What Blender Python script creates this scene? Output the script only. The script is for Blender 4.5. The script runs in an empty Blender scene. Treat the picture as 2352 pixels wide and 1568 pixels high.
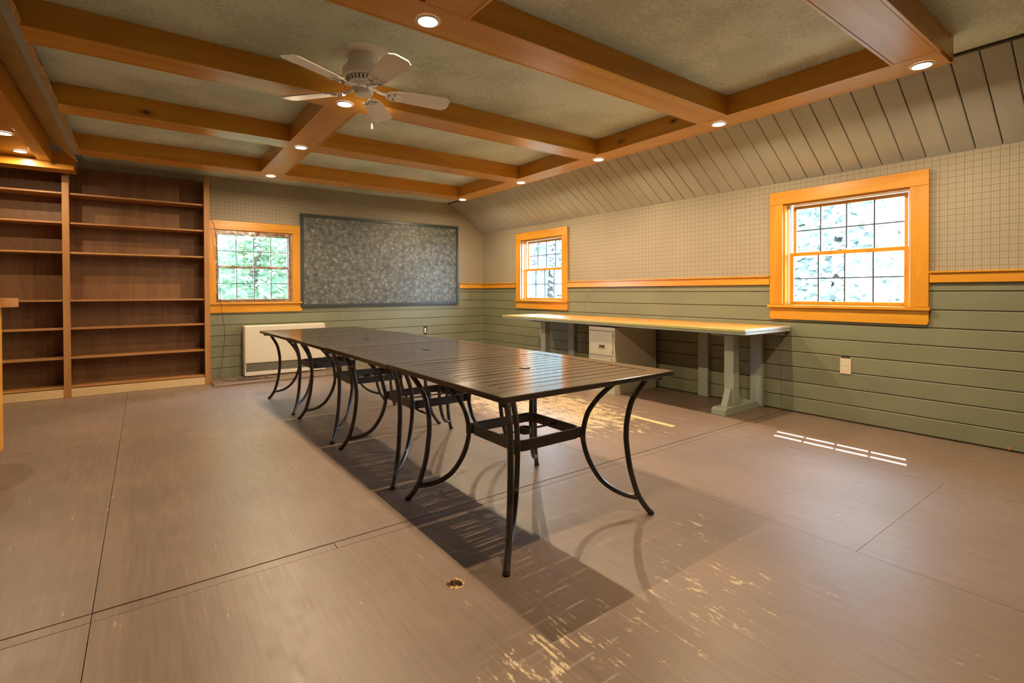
import bpy, bmesh, math, random
from mathutils import Vector, Matrix
R = math.radians
PI = math.pi
random.seed(7)
scene = bpy.context.scene
col = scene.collection

# ------------------------------------------------------------------ camera
YAW, PITCH, ROLL = 0.633187294, -0.010449676, -0.002929510
fw = Vector((math.sin(YAW) * math.cos(PITCH), math.cos(YAW) * math.cos(PITCH), math.sin(PITCH)))
rt = Vector((math.cos(YAW), -math.sin(YAW), 0))
up = rt.cross(fw)
rt2 = rt * math.cos(ROLL) + up * math.sin(ROLL)
up2 = -rt * math.sin(ROLL) + up * math.cos(ROLL)
cd = bpy.data.cameras.new('camera')
cam = bpy.data.objects.new('camera', cd)
col.objects.link(cam)
cam.matrix_world = Matrix(((rt2.x, up2.x, -fw.x, 0), (rt2.y, up2.y, -fw.y, 0), (rt2.z, up2.z, -fw.z, 1.08), (0, 0, 0, 1)))
cd.sensor_width = 36
cd.lens = 1151.76 * 36 / 2352
cd.shift_y = -102.47 / 2352
cd.clip_start = 0.05
scene.camera = cam

# ------------------------------------------------------------------ world, exposure
w = bpy.data.worlds.new('world'); scene.world = w; w.use_nodes = True
bg = w.node_tree.nodes['Background']
bg.inputs[0].default_value = (0.58, 0.77, 1.0, 1)
bg.inputs[1].default_value = 45.0
LAMP_W = 28.5
LAMP_COL = (1.0, 0.77, 0.49)
sd = bpy.data.lights.new('sun', 'SUN'); sd.energy = 24.0; sd.angle = R(.3); sd.color = (.92, .95, 1.0)
sun = bpy.data.objects.new('sun', sd); col.objects.link(sun)
sun.rotation_euler = Vector((-.75, -.225, -1.04)).to_track_quat('-Z', 'Y').to_euler()
vs = scene.view_settings
vs.view_transform = 'Standard'
try: vs.look = 'None'
except Exception: pass
vs.gamma = 1.0
vs.use_curve_mapping = False
vs.exposure = 0.14

# ------------------------------------------------------------------ key sizes
XR, YB = 4.662, 7.185          # front of the green boards on the right and back walls
ZC, ZB = 2.52, 2.375           # ceiling, underside of the beams
XW, YW = XR + .013, YB + .013  # wallpaper planes
X0, Y0 = -3.2, -2.6            # far left and near end of the room

# ------------------------------------------------------------------ materials
def mat(name):
    m = bpy.data.materials.new(name); m.use_nodes = True
    nt = m.node_tree
    return m, nt, nt.nodes, nt.links, nt.nodes['Principled BSDF']

def N(nt, typ, **kw):
    n = nt.nodes.new(typ)
    for k, v in kw.items():
        if k.startswith('i_'):
            n.inputs[int(k[2:]) if k[2:].isdigit() else k[2:]].default_value = v
        else:
            setattr(n, k, v)
    return n

def ramp(nt, stops, interp='LINEAR'):
    n = nt.nodes.new('ShaderNodeValToRGB')
    cr = n.color_ramp; cr.interpolation = interp
    while len(cr.elements) < len(stops): cr.elements.new(0.5)
    for e, (p, c) in zip(cr.elements, stops):
        e.position = p
        e.color = (c, c, c, 1) if isinstance(c, (int, float)) else (*c, 1)
    return n

def mixc(nt, fac, a, b, mode='MIX'):
    n = nt.nodes.new('ShaderNodeMix'); n.data_type = 'RGBA'; n.blend_type = mode
    L = nt.links
    for sock, v in ((0, fac), (6, a), (7, b)):
        if hasattr(v, 'links'): L.new(v, n.inputs[sock])
        elif isinstance(v, (int, float)): n.inputs[sock].default_value = v
        else: n.inputs[sock].default_value = (*v, 1)
    return n.outputs[2]

def math_(nt, op, a, b=None, c=None, clamp=False):
    n = nt.nodes.new('ShaderNodeMath'); n.operation = op; n.use_clamp = clamp
    for i, v in enumerate((a, b, c)):
        if v is None: continue
        if hasattr(v, 'links'): nt.links.new(v, n.inputs[i])
        else: n.inputs[i].default_value = v
    return n.outputs[0]

def coords(nt, scale=(1, 1, 1), rnd=0.0, loc=(0, 0, 0)):
    tc = nt.nodes.new('ShaderNodeTexCoord')
    mp = nt.nodes.new('ShaderNodeMapping')
    mp.inputs['Scale'].default_value = scale
    mp.inputs['Location'].default_value = loc
    src = tc.outputs['Object']
    if rnd:
        oi = nt.nodes.new('ShaderNodeObjectInfo')
        vm = nt.nodes.new('ShaderNodeVectorMath'); vm.operation = 'MULTIPLY_ADD'
        cx = nt.nodes.new('ShaderNodeCombineXYZ')
        for i in range(3): nt.links.new(oi.outputs['Random'], cx.inputs[i])
        nt.links.new(cx.outputs[0], vm.inputs[0])
        vm.inputs[1].default_value = (rnd, rnd * .7, rnd * 1.3)
        nt.links.new(src, vm.inputs[2]); src = vm.outputs[0]
    nt.links.new(src, mp.inputs['Vector'])
    return mp.outputs[0]

def bump(nt, height, bsdf, strength=.2, dist=.002):
    b = nt.nodes.new('ShaderNodeBump'); b.inputs['Strength'].default_value = strength
    b.inputs['Distance'].default_value = dist
    nt.links.new(height, b.inputs['Height']); nt.links.new(b.outputs[0], bsdf.inputs['Normal'])

def plain(name, c, rough=.5, metal=0, spec=.5, noise=.0, nscale=8, bumpy=0, bscale=200):
    m, nt, ns, L, b = mat(name)
    b.inputs['Base Color'].default_value = (*c, 1)
    b.inputs['Roughness'].default_value = rough
    b.inputs['Metallic'].default_value = metal
    b.inputs['Specular IOR Level'].default_value = spec
    v = coords(nt)
    if noise:
        t = N(nt, 'ShaderNodeTexNoise', i_Scale=nscale, i_Detail=6); L.new(v, t.inputs['Vector'])
        r = ramp(nt, [(.3, tuple(x * (1 - noise) for x in c)), (.7, tuple(min(1, x * (1 + noise)) for x in c))])
        L.new(t.outputs[0], r.inputs[0]); L.new(r.outputs[0], b.inputs['Base Color'])
    if bumpy:
        t = N(nt, 'ShaderNodeTexNoise', i_Scale=bscale, i_Detail=3); L.new(v, t.inputs['Vector'])
        bump(nt, t.outputs[0], b, bumpy, .002)
    return m

def wood(name, axis, light, mid, dark, rough=.32, knot=(.10, .035, .01), coat=.25, knots=True, grain=1.0, bmp=.05):
    m, nt, ns, L, b = mat(name)
    sc = [9.0, 9.0, 9.0]; sc[axis] = .8
    v = coords(nt, tuple(sc), rnd=11)
    n1 = N(nt, 'ShaderNodeTexNoise', i_Scale=1.0, i_Detail=3, i_Distortion=.6); L.new(v, n1.inputs['Vector'])
    sc2 = [130.0, 130.0, 130.0]; sc2[axis] = 3.0
    v2 = coords(nt, tuple(sc2), rnd=7)
    n2 = N(nt, 'ShaderNodeTexNoise', i_Scale=1.0, i_Detail=3); L.new(v2, n2.inputs['Vector'])
    # growth rings: sine of the stretched noise
    rings = math_(nt, 'SINE', math_(nt, 'MULTIPLY', n1.outputs[0], 42.0))
    rings = math_(nt, 'MULTIPLY_ADD', rings, .5, .5)
    base = ramp(nt, [(.25, light), (.55, mid), (.85, dark)]); L.new(n1.outputs[0], base.inputs[0])
    c = mixc(nt, math_(nt, 'MULTIPLY', math_(nt, 'POWER', rings, 3.0), .22 * grain), base.outputs[0], dark)
    c = mixc(nt, math_(nt, 'MULTIPLY', n2.outputs[0], .30 * grain), c, dark)
    if knots:
        sk = [3.2, 3.2, 3.2]; sk[axis] = 1.6
        v3 = coords(nt, tuple(sk), rnd=23)
        vo = N(nt, 'ShaderNodeTexVoronoi', i_Scale=1.0); L.new(v3, vo.inputs['Vector'])
        nk = N(nt, 'ShaderNodeTexNoise', i_Scale=3.0, i_Detail=2); L.new(v3, nk.inputs['Vector'])
        d = math_(nt, 'ADD', vo.outputs['Distance'], math_(nt, 'MULTIPLY', nk.outputs[0], .04))
        kr = ramp(nt, [(.045, 1.0), (.075, .35), (.14, 0.0)]); L.new(d, kr.inputs[0])
        c = mixc(nt, kr.outputs[0], c, knot)
    L.new(c, b.inputs['Base Color'])
    b.inputs['Roughness'].default_value = rough
    b.inputs['Coat Weight'].default_value = coat
    b.inputs['Coat Roughness'].default_value = .2
    if bmp: bump(nt, n2.outputs[0], b, bmp, .001)
    return m

PL, PM, PD = (.72, .36, .030), (.63, .275, .018), (.47, .165, .008)
pine = [wood('varnished_pine_%s' % 'xyz'[a], a, PL, PM, PD) for a in range(3)]
BL, BM, BD = (.30, .135, .05), (.235, .095, .034), (.13, .045, .016)
shelfwood = [wood('brown_shelf_wood_%s' % 'xyz'[a], a, (.46, .235, .08), (.38, .175, .055), (.24, .095, .025), rough=.45, coat=.05) for a in range(3)]
veneer = wood('brown_veneer_plywood', 2, (.27, .135, .05), (.215, .10, .036), (.12, .05, .017), rough=.5, coat=0, knots=False, grain=1.5)
palepine = wood('raw_pale_pine', 0, (.68, .50, .28), (.60, .42, .22), (.45, .28, .12), rough=.6, coat=0, grain=.6)
benchtop = wood('worn_yellow_bench_top', 1, (.62, .34, .08), (.54, .27, .05), (.38, .17, .03), rough=.38, coat=.1, knots=False, grain=.8)
brownframe = wood('brown_sash_wood', 2, (.30, .14, .06), (.24, .10, .04), (.15, .055, .02), rough=.35, knots=False)
rawply = plain('torn_raw_plywood', (.50, .30, .12), .8, noise=.3, nscale=25)

def green(name, c, wear=.10):
    m, nt, ns, L, b = mat(name)
    v = coords(nt, (1, 1, 1), rnd=5)
    n1 = N(nt, 'ShaderNodeTexNoise', i_Scale=2.2, i_Detail=6); L.new(v, n1.inputs['Vector'])
    r = ramp(nt, [(.3, tuple(x * (1 - wear) for x in c)), (.7, tuple(x * (1 + wear) for x in c))]); L.new(n1.outputs[0], r.inputs[0])
    vo = N(nt, 'ShaderNodeTexVoronoi', i_Scale=2.6); L.new(v, vo.inputs['Vector'])
    kr = ramp(nt, [(.014, 1.0), (.03, 0.0)]); L.new(vo.outputs['Distance'], kr.inputs[0])
    c2 = mixc(nt, math_(nt, 'MULTIPLY', kr.outputs[0], .6), r.outputs[0], tuple(x * .35 for x in c))
    L.new(c2, b.inputs['Base Color'])
    b.inputs['Roughness'].default_value = .55
    n2 = N(nt, 'ShaderNodeTexNoise', i_Scale=160, i_Detail=3); L.new(v, n2.inputs['Vector'])
    bump(nt, n2.outputs[0], b, .12, .001)
    return m
green_board = green('sage_green_paint', (.180, .183, .112))
slope_paint = green('grey_green_slope_paint', (.375, .375, .335), .08)
dark_gap = plain('dark_joint', (.05, .045, .03), .9)

def ceiling_paint():
    m, nt, ns, L, b = mat('mottled_ceiling_paint')
    v = coords(nt)
    n1 = N(nt, 'ShaderNodeTexNoise', i_Scale=1.1, i_Detail=5, i_Roughness=.6); L.new(v, n1.inputs['Vector'])
    r = ramp(nt, [(.3, (.58, .66, .56)), (.7, (.73, .80, .71))]); L.new(n1.outputs[0], r.inputs[0])
    n2 = N(nt, 'ShaderNodeTexNoise', i_Scale=55, i_Detail=8, i_Roughness=.7); L.new(v, n2.inputs['Vector'])
    n3 = N(nt, 'ShaderNodeTexNoise', i_Scale=2.1, i_Detail=2); L.new(v, n3.inputs['Vector'])
    spot = ramp(nt, [(.0, 0.0), (.60, 0.0), (.68, 1.0)])
    L.new(math_(nt, 'MULTIPLY_ADD', n2.outputs[0], .8, math_(nt, 'MULTIPLY_ADD', n3.outputs[0], .7, -.13)), spot.inputs[0])
    c = mixc(nt, math_(nt, 'MULTIPLY', spot.outputs[0], .30), r.outputs[0], (.16, .17, .14))
    # bare, unpainted plaster round the fan's canopy
    sx = nt.nodes.new('ShaderNodeSeparateXYZ'); L.new(v, sx.inputs[0])
    dx = math_(nt, 'SUBTRACT', sx.outputs[0], 1.10); dy = math_(nt, 'SUBTRACT', sx.outputs[1], 2.99)
    d = math_(nt, 'SQRT', math_(nt, 'ADD', math_(nt, 'MULTIPLY', dx, dx), math_(nt, 'MULTIPLY', dy, dy)))
    n4 = N(nt, 'ShaderNodeTexNoise', i_Scale=14, i_Detail=6); L.new(v, n4.inputs['Vector'])
    dd = math_(nt, 'MULTIPLY_ADD', n4.outputs[0], .26, d)
    pm = ramp(nt, [(.265, 1.0), (.285, 0.0)]); L.new(dd, pm.inputs[0])
    c = mixc(nt, pm.outputs[0], c, (.92, .86, .80))
    dash = N(nt, 'ShaderNodeTexNoise', i_Scale=9, i_Detail=8, i_Roughness=.7); L.new(v, dash.inputs['Vector'])
    dm = ramp(nt, [(.70, 0.0), (.73, 1.0)]); L.new(dash.outputs[0], dm.inputs[0])
    c = mixc(nt, math_(nt, 'MULTIPLY', dm.outputs[0], .4), c, (.5, .47, .42))
    L.new(c, b.inputs['Base Color'])
    b.inputs['Roughness'].default_value = .5
    bump(nt, n2.outputs[0], b, .35, .002)
    return m
ceil_mat = ceiling_paint()

def wallpaper():
    m, nt, ns, L, b = mat('check_wallpaper')
    v = coords(nt)
    sx = nt.nodes.new('ShaderNodeSeparateXYZ'); L.new(v, sx.inputs[0])
    nw = N(nt, 'ShaderNodeTexNoise', i_Scale=30, i_Detail=2); L.new(v, nw.inputs['Vector'])
    def line(coord, period, width, amp):
        s = math_(nt, 'MULTIPLY_ADD', nw.outputs[0], .0012, coord)
        f = math_(nt, 'FRACT', math_(nt, 'DIVIDE', s, period))
        dd = math_(nt, 'ABSOLUTE', math_(nt, 'SUBTRACT', f, .5))
        dd = math_(nt, 'MULTIPLY', dd, period)
        mr = nt.nodes.new('ShaderNodeMapRange'); mr.inputs[1].default_value = width * .5; mr.inputs[2].default_value = width
        mr.inputs[3].default_value = amp; mr.inputs[4].default_value = 0
        L.new(dd, mr.inputs[0]); return mr.outputs[0]
    # the pattern runs along x on the back wall and along y on the right wall; x + y serves both
    s = math_(nt, 'ADD', sx.outputs[0], sx.outputs[1])
    z = sx.outputs[2]
    P = .0457
    maj = math_(nt, 'MAXIMUM', line(s, P, .0045, .60), line(math_(nt, 'ADD', z, .004), P, .0035, .72))
    zz = math_(nt, 'ADD', z, .004)
    mnr = math_(nt, 'MAXIMUM', line(math_(nt, 'ADD', s, P / 6 * 0), P / 3, .003, .30), line(zz, P / 3, .0025, .28))
    f = math_(nt, 'MAXIMUM', maj, mnr)
    n1 = N(nt, 'ShaderNodeTexNoise', i_Scale=1.5, i_Detail=4); L.new(v, n1.inputs['Vector'])
    r = ramp(nt, [(.3, (.325, .275, .20)), (.7, (.375, .32, .24))]); L.new(n1.outputs[0], r.inputs[0])
    c = mixc(nt, f, r.outputs[0], (.15, .125, .075))
    L.new(c, b.inputs['Base Color']); b.inputs['Roughness'].default_value = .7
    return m
paper = wallpaper()

def floor_paint():
    m, nt, ns, L, b = mat('worn_brown_floor_paint')
    v = coords(nt)
    sx = nt.nodes.new('ShaderNodeSeparateXYZ'); L.new(v, sx.inputs[0])
    n1 = N(nt, 'ShaderNodeTexNoise', i_Scale=1.3, i_Detail=5); L.new(v, n1.inputs['Vector'])
    r = ramp(nt, [(.3, (.165, .114, .085)), (.7, (.215, .148, .110))]); L.new(n1.outputs[0], r.inputs[0])
    # streaks that follow the plywood grain (y)
    vs_ = coords(nt, (75, 3.2, 1))
    st = N(nt, 'ShaderNodeTexNoise', i_Scale=1, i_Detail=6, i_Roughness=.62, i_Distortion=.3); L.new(vs_, st.inputs['Vector'])
    vb = coords(nt, (16, 9, 1))
    bl = N(nt, 'ShaderNodeTexNoise', i_Scale=1, i_Detail=9, i_Roughness=.75, i_Distortion=.4); L.new(vb, bl.inputs['Vector'])
    def patch(cx, cy, rx, ry, soft=.8):
        a = math_(nt, 'DIVIDE', math_(nt, 'SUBTRACT', sx.outputs[0], cx), rx)
        c_ = math_(nt, 'DIVIDE', math_(nt, 'SUBTRACT', sx.outputs[1], cy), ry)
        d = math_(nt, 'ADD', math_(nt, 'MULTIPLY', a, a), math_(nt, 'MULTIPLY', c_, c_))
        mr = nt.nodes.new('ShaderNodeMapRange'); mr.inputs[1].default_value = 1.0; mr.inputs[2].default_value = 1 - soft
        L.new(d, mr.inputs[0]); return mr.outputs[0]
    pa = patch(3.05, 3.75, .75, 1.55)
    pb = patch(1.05, 1.12, .42, .20)
    pc = patch(1.55, 1.02, .45, .28)
    pd = patch(2.05, 1.30, .25, .18)
    wear = math_(nt, 'MAXIMUM', math_(nt, 'MULTIPLY', pa, 1.05), math_(nt, 'MAXIMUM', math_(nt, 'MULTIPLY', pb, .50), math_(nt, 'MAXIMUM', math_(nt, 'MULTIPLY', pc, .42), math_(nt, 'MULTIPLY', pd, .38))))
    mixn = math_(nt, 'ADD', math_(nt, 'MULTIPLY', st.outputs[0], .36), math_(nt, 'MULTIPLY', bl.outputs[0], .64))
    val = math_(nt, 'MULTIPLY_ADD', wear, .155, mixn)
    wm = ramp(nt, [(.615, 0.0), (.645, 1.0)]); L.new(val, wm.inputs[0])
    gr = ramp(nt, [(.35, (.87, .87, .87)), (.65, (1.08, 1.08, 1.08))]); L.new(st.outputs[0], gr.inputs[0])
    basec = mixc(nt, 1.0, r.outputs[0], gr.outputs[0], 'MULTIPLY')
    c = mixc(nt, math_(nt, 'MULTIPLY', wm.outputs[0], .85), basec, (.56, .43, .26))
    # flecks of plaster and paint
    vo = N(nt, 'ShaderNodeTexVoronoi', i_Scale=7.0); L.new(v, vo.inputs['Vector'])
    wn = N(nt, 'ShaderNodeTexWhiteNoise'); L.new(vo.outputs['Position'], wn.inputs['Vector'])
    th = math_(nt, 'MULTIPLY', math_(nt, 'POWER', wn.outputs['Value'], 5.0), .045)
    fl = math_(nt, 'LESS_THAN', math_(nt, 'MULTIPLY_ADD', bl.outputs[0], .012, vo.outputs['Distance']), th)
    c = mixc(nt, math_(nt, 'MULTIPLY', fl, .8), c, (.70, .62, .50))
    # dark nail heads
    vo2 = N(nt, 'ShaderNodeTexVoronoi', i_Scale=3.3); L.new(v, vo2.inputs['Vector'])
    nh = math_(nt, 'LESS_THAN', vo2.outputs['Distance'], .013)
    c = mixc(nt, math_(nt, 'MULTIPLY', nh, .5), c, (.05, .03, .02))
    L.new(c, b.inputs['Base Color'])
    rr = ramp(nt, [(.3, .33), (.7, .46)]); L.new(bl.outputs[0], rr.inputs[0])
    L.new(rr.outputs[0], b.inputs['Roughness'])
    b.inputs['Specular IOR Level'].default_value = .5
    h = math_(nt, 'ADD', math_(nt, 'MULTIPLY', st.outputs[0], .6), math_(nt, 'MULTIPLY', wm.outputs[0], -.3))
    bump(nt, h, b, .38, .0015)
    return m
floor_mat = floor_paint()
subfloor_mat = plain('dark_subfloor', (.05, .035, .025), .9)  # dark brown slab under the sheet joints
splinter_mat = plain('splintered_wood', (.62, .40, .17), .7, noise=.35, nscale=70)

def board_mat():
    m, nt, ns, L, b = mat('sponged_grey_board')
    v = coords(nt, rnd=0)
    nd = N(nt, 'ShaderNodeTexNoise', i_Scale=18, i_Detail=3); L.new(v, nd.inputs['Vector'])
    wv = mixc(nt, .10, v, nd.outputs['Color'])
    vo = N(nt, 'ShaderNodeTexVoronoi', i_Scale=17); L.new(wv, vo.inputs['Vector'])
    n2 = N(nt, 'ShaderNodeTexNoise', i_Scale=24, i_Detail=6, i_Roughness=.68, i_Distortion=1.8); L.new(v, n2.inputs['Vector'])
    n3 = N(nt, 'ShaderNodeTexNoise', i_Scale=16, i_Detail=4, i_Distortion=2.5); L.new(v, n3.inputs['Vector'])
    curl = math_(nt, 'ABSOLUTE', math_(nt, 'SUBTRACT', n3.outputs[0], .5))
    cm = ramp(nt, [(.0, .55), (.022, 0.0)]); L.new(curl, cm.inputs[0])
    val = math_(nt, 'ADD', math_(nt, 'MULTIPLY', n2.outputs[0], .75), math_(nt, 'MULTIPLY', math_(nt, 'SUBTRACT', 1.0, vo.outputs['Distance']), .25))
    r = ramp(nt, [(.38, (.035, .038, .034)), (.54, (.11, .118, .105)), (.70, (.30, .31, .28))]); L.new(val, r.inputs[0])
    c = mixc(nt, math_(nt, 'MULTIPLY', cm.outputs[0], .5), r.outputs[0], (.36, .37, .33))
    L.new(c, b.inputs['Base Color']); b.inputs['Roughness'].default_value = .5
    return m
sponge = board_mat()
slate = plain('dark_slate_paint', (.028, .040, .042), .4, noise=.2, nscale=20)

def metal_top():
    m, nt, ns, L, b = mat('brown_table_metal')
    v = coords(nt, (3, 20, 3), rnd=3)
    n1 = N(nt, 'ShaderNodeTexNoise', i_Scale=1, i_Detail=5); L.new(v, n1.inputs['Vector'])
    r = ramp(nt, [(.3, (.034, .024, .018)), (.7, (.050, .036, .028))]); L.new(n1.outputs[0], r.inputs[0])
    v2 = coords(nt, (1, 1, 1), rnd=9)
    n2 = N(nt, 'ShaderNodeTexNoise', i_Scale=14, i_Detail=8, i_Roughness=.75); L.new(v2, n2.inputs['Vector'])
    sp = ramp(nt, [(.76, 0.0), (.79, 1.0)]); L.new(n2.outputs[0], sp.inputs[0])
    c = mixc(nt, math_(nt, 'MULTIPLY', sp.outputs[0], .22), r.outputs[0], (.30, .27, .24))
    L.new(c, b.inputs['Base Color'])
    rr = ramp(nt, [(.3, .14), (.75, .22)]); L.new(n1.outputs[0], rr.inputs[0]); L.new(rr.outputs[0], b.inputs['Roughness'])
    b.inputs['Specular IOR Level'].default_value = .6
    return m
top_metal = metal_top()
leg_metal = plain('dark_leg_metal', (.030, .024, .021), .36, spec=.7, noise=.25, nscale=30)
rubber = plain('black_rubber', (.012, .012, .012), .7)
white_enamel = plain('white_fan_enamel', (.88, .87, .86), .22)
blade_mat = plain('cream_fan_blade', (.84, .78, .72), .45, noise=.04)
shade_brown = plain('painted_opening_shade', (.20, .14, .10), .8)  # brown standing in for the shade inside the fan bracket cut-outs
slot_dark = plain('dark_slot', (.06, .05, .04), .8)
heater_mat = plain('beige_heater_enamel', (.62, .56, .46), .35, noise=.02)
louver_mat = plain('dark_louver', (.10, .09, .08), .4)
cab_mat = plain('beige_cabinet_paint', (.44, .415, .31), .45, noise=.05, nscale=5)
bench_paint = green('grey_green_bench_paint', (.30, .33, .27), .08)
ivory = plain('ivory_plastic', (.66, .56, .40), .35)
white_plastic = plain('white_plastic', (.75, .74, .70), .35)
cable_mat = plain('brown_cable', (.035, .022, .016), .5)
muntin_mat = plain('grey_muntin', (.055, .06, .06), .5)
white_trim = plain('white_trim_ring', (.8, .78, .74), .4)
hook_metal = plain('chrome_metal', (.6, .6, .6), .25, metal=1)

def emit(name, c, s):
    m = bpy.data.materials.new(name); m.use_nodes = True; nt = m.node_tree; nt.nodes.clear()
    e = nt.nodes.new('ShaderNodeEmission'); e.inputs[0].default_value = (*c, 1); e.inputs[1].default_value = s
    o = nt.nodes.new('ShaderNodeOutputMaterial'); nt.links.new(e.outputs[0], o.inputs[0]); return m
lens_mat = emit('lit_lamp_lens', (1.0, .86, .66), 30)

def glass(name, gloss=.08, tint=(1, 1, 1), bumpy=0):
    m = bpy.data.materials.new(name); m.use_nodes = True; nt = m.node_tree; nt.nodes.clear()
    t = nt.nodes.new('ShaderNodeBsdfTransparent'); t.inputs[0].default_value = (*tint, 1)
    g = nt.nodes.new('ShaderNodeBsdfGlossy'); g.inputs['Roughness'].default_value = .03 if not bumpy else .12
    mx = nt.nodes.new('ShaderNodeMixShader'); mx.inputs[0].default_value = gloss
    o = nt.nodes.new('ShaderNodeOutputMaterial')
    nt.links.new(t.outputs[0], mx.inputs[1]); nt.links.new(g.outputs[0], mx.inputs[2]); nt.links.new(mx.outputs[0], o.inputs[0])
    if bumpy:
        v = coords(nt, (1, 1, 1)); n = N(nt, 'ShaderNodeTexNoise', i_Scale=9, i_Detail=5, i_Distortion=2); nt.links.new(v, n.inputs['Vector'])
        bp = nt.nodes.new('ShaderNodeBump'); bp.inputs['Strength'].default_value = .6; bp.inputs['Distance'].default_value = .02
        nt.links.new(n.outputs[0], bp.inputs['Height']); nt.links.new(bp.outputs[0], g.inputs['Normal'])
    return m
glass_mat = glass('window_glass', .06)
film_mat = glass('clear_plastic_film', .10, (.97, .98, .97), 1)

def leaf(name, c, c2):
    m = bpy.data.materials.new(name); m.use_nodes = True; nt = m.node_tree; nt.nodes.clear()
    v = coords(nt); n = N(nt, 'ShaderNodeTexNoise', i_Scale=1.2, i_Detail=2); nt.links.new(v, n.inputs['Vector'])
    r = ramp(nt, [(.35, c), (.65, c2)]); nt.links.new(n.outputs[0], r.inputs[0])
    d = nt.nodes.new('ShaderNodeBsdfDiffuse'); t = nt.nodes.new('ShaderNodeBsdfTranslucent')
    mx = nt.nodes.new('ShaderNodeMixShader'); mx.inputs[0].default_value = .45
    o = nt.nodes.new('ShaderNodeOutputMaterial')
    nt.links.new(r.outputs[0], d.inputs[0]); nt.links.new(r.outputs[0], t.inputs[0])
    nt.links.new(d.outputs[0], mx.inputs[1]); nt.links.new(t.outputs[0], mx.inputs[2]); nt.links.new(mx.outputs[0], o.inputs[0])
    return m
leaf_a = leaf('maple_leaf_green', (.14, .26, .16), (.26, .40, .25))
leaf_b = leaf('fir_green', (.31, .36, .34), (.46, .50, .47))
bark = plain('grey_bark', (.06, .05, .045), .9, noise=.3, nscale=10)
grass = plain('outdoor_grass', (.06, .10, .05), .9, noise=.3, nscale=3)
siding = plain('exterior_siding', (.30, .30, .27), .8)

# ------------------------------------------------------------------ mesh builder
class MB:
    def __init__(s): s.bm = bmesh.new()
    def box(s, x0, x1, y0, y1, z0, z1, bev=0, M=None):
        b2 = bmesh.new()
        vs = [b2.verts.new((x, y, z)) for x in (x0, x1) for y in (y0, y1) for z in (z0, z1)]
        for f in ((0, 1, 3, 2), (4, 6, 7, 5), (0, 4, 5, 1), (2, 3, 7, 6), (0, 2, 6, 4), (1, 5, 7, 3)):
            b2.faces.new([vs[i] for i in f])
        bmesh.ops.recalc_face_normals(b2, faces=b2.faces)
        if bev: bmesh.ops.bevel(b2, geom=b2.edges[:], offset=bev, segments=1, affect='EDGES')
        s._add(b2, M); return s
    def _add(s, b2, M=None):
        if M is not None: b2.transform(M)
        me = bpy.data.meshes.new('tmp'); b2.to_mesh(me); b2.free()
        s.bm.from_mesh(me); bpy.data.meshes.remove(me)
    def prism(s, pts, d0, d1, plane='xy', M=None, bev=0):
        """extrude polygon pts from d0 to d1 along the axis normal to plane"""
        b2 = bmesh.new()
        def P(a, b, d):
            return {'xy': (a, b, d), 'xz': (a, d, b), 'yz': (d, a, b)}[plane]
        lo = [b2.verts.new(P(a, b, d0)) for a, b in pts]; hi = [b2.verts.new(P(a, b, d1)) for a, b in pts]
        b2.faces.new(lo); b2.faces.new(hi)
        n = len(pts)
        for i in range(n): b2.faces.new((lo[i], lo[(i + 1) % n], hi[(i + 1) % n], hi[i]))
        bmesh.ops.recalc_face_normals(b2, faces=b2.faces)
        s._add(b2, M); return s
    def lathe(s, prof, seg=32, M=None, cap=True):
        b2 = bmesh.new(); rings = []
        for r, z in prof:
            rings.append([b2.verts.new((r * math.cos(2 * PI * i / seg), r * math.sin(2 * PI * i / seg), z)) for i in range(seg)])
        for a, b in zip(rings, rings[1:]):
            for i in range(seg): b2.faces.new((a[i], a[(i + 1) % seg], b[(i + 1) % seg], b[i]))
        if cap: b2.faces.new(rings[0][::-1]); b2.faces.new(rings[-1])
        bmesh.ops.recalc_face_normals(b2, faces=b2.faces)
        s._add(b2, M); return s
    def tube(s, pts, r, seg=10, M=None, r2=None, closed=False):
        """round tube along points; r may be a list"""
        b2 = bmesh.new(); pts = [Vector(p) for p in pts]; n = len(pts); rings = []
        ref = None
        for i, p in enumerate(pts):
            if closed: t = (pts[(i + 1) % n] - pts[i - 1]).normalized()
            else: t = (pts[min(i + 1, n - 1)] - pts[max(i - 1, 0)]).normalized()
            if ref is None:
                ref = Vector((0, 0, 1)) if abs(t.z) < .9 else Vector((1, 0, 0))
            u = (ref - t * ref.dot(t)).normalized(); ref = u; v_ = t.cross(u)
            rr = r[i] if isinstance(r, (list, tuple)) else r
            rings.append([b2.verts.new(p + u * rr * math.cos(2 * PI * k / seg) + v_ * (r2 or rr) * math.sin(2 * PI * k / seg)) for k in range(seg)])
        m_ = n if closed else n - 1
        for i in range(m_):
            a, b = rings[i], rings[(i + 1) % n]
            for k in range(seg): b2.faces.new((a[k], a[(k + 1) % seg], b[(k + 1) % seg], b[k]))
        if not closed: b2.faces.new(rings[0][::-1]); b2.faces.new(rings[-1])
        bmesh.ops.recalc_face_normals(b2, faces=b2.faces)
        s._add(b2, M); return s
    def build(s, name, m, parent=None, smooth=False, loc=None):
        me = bpy.data.meshes.new(name); s.bm.to_mesh(me); s.bm.free()
        me.materials.append(m)
        if smooth:
            for p in me.polygons: p.use_smooth = True
        o = bpy.data.objects.new(name, me); col.objects.link(o)
        if smooth:
            md = o.modifiers.new('smooth_by_angle', 'EDGE_SPLIT'); md.split_angle = R(35)
        if parent is not None: o.parent = parent
        if loc: o.location = loc
        return o

def box(name, m, x0, x1, y0, y1, z0, z1, parent=None, bev=0):
    return MB().box(x0, x1, y0, y1, z0, z1, bev).build(name, m, parent)

def tag(o, label, cat=None, group=None, kind=None):
    o['label'] = label
    if cat: o['category'] = cat
    if group: o['group'] = group
    if kind: o['kind'] = kind
    return o

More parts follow.
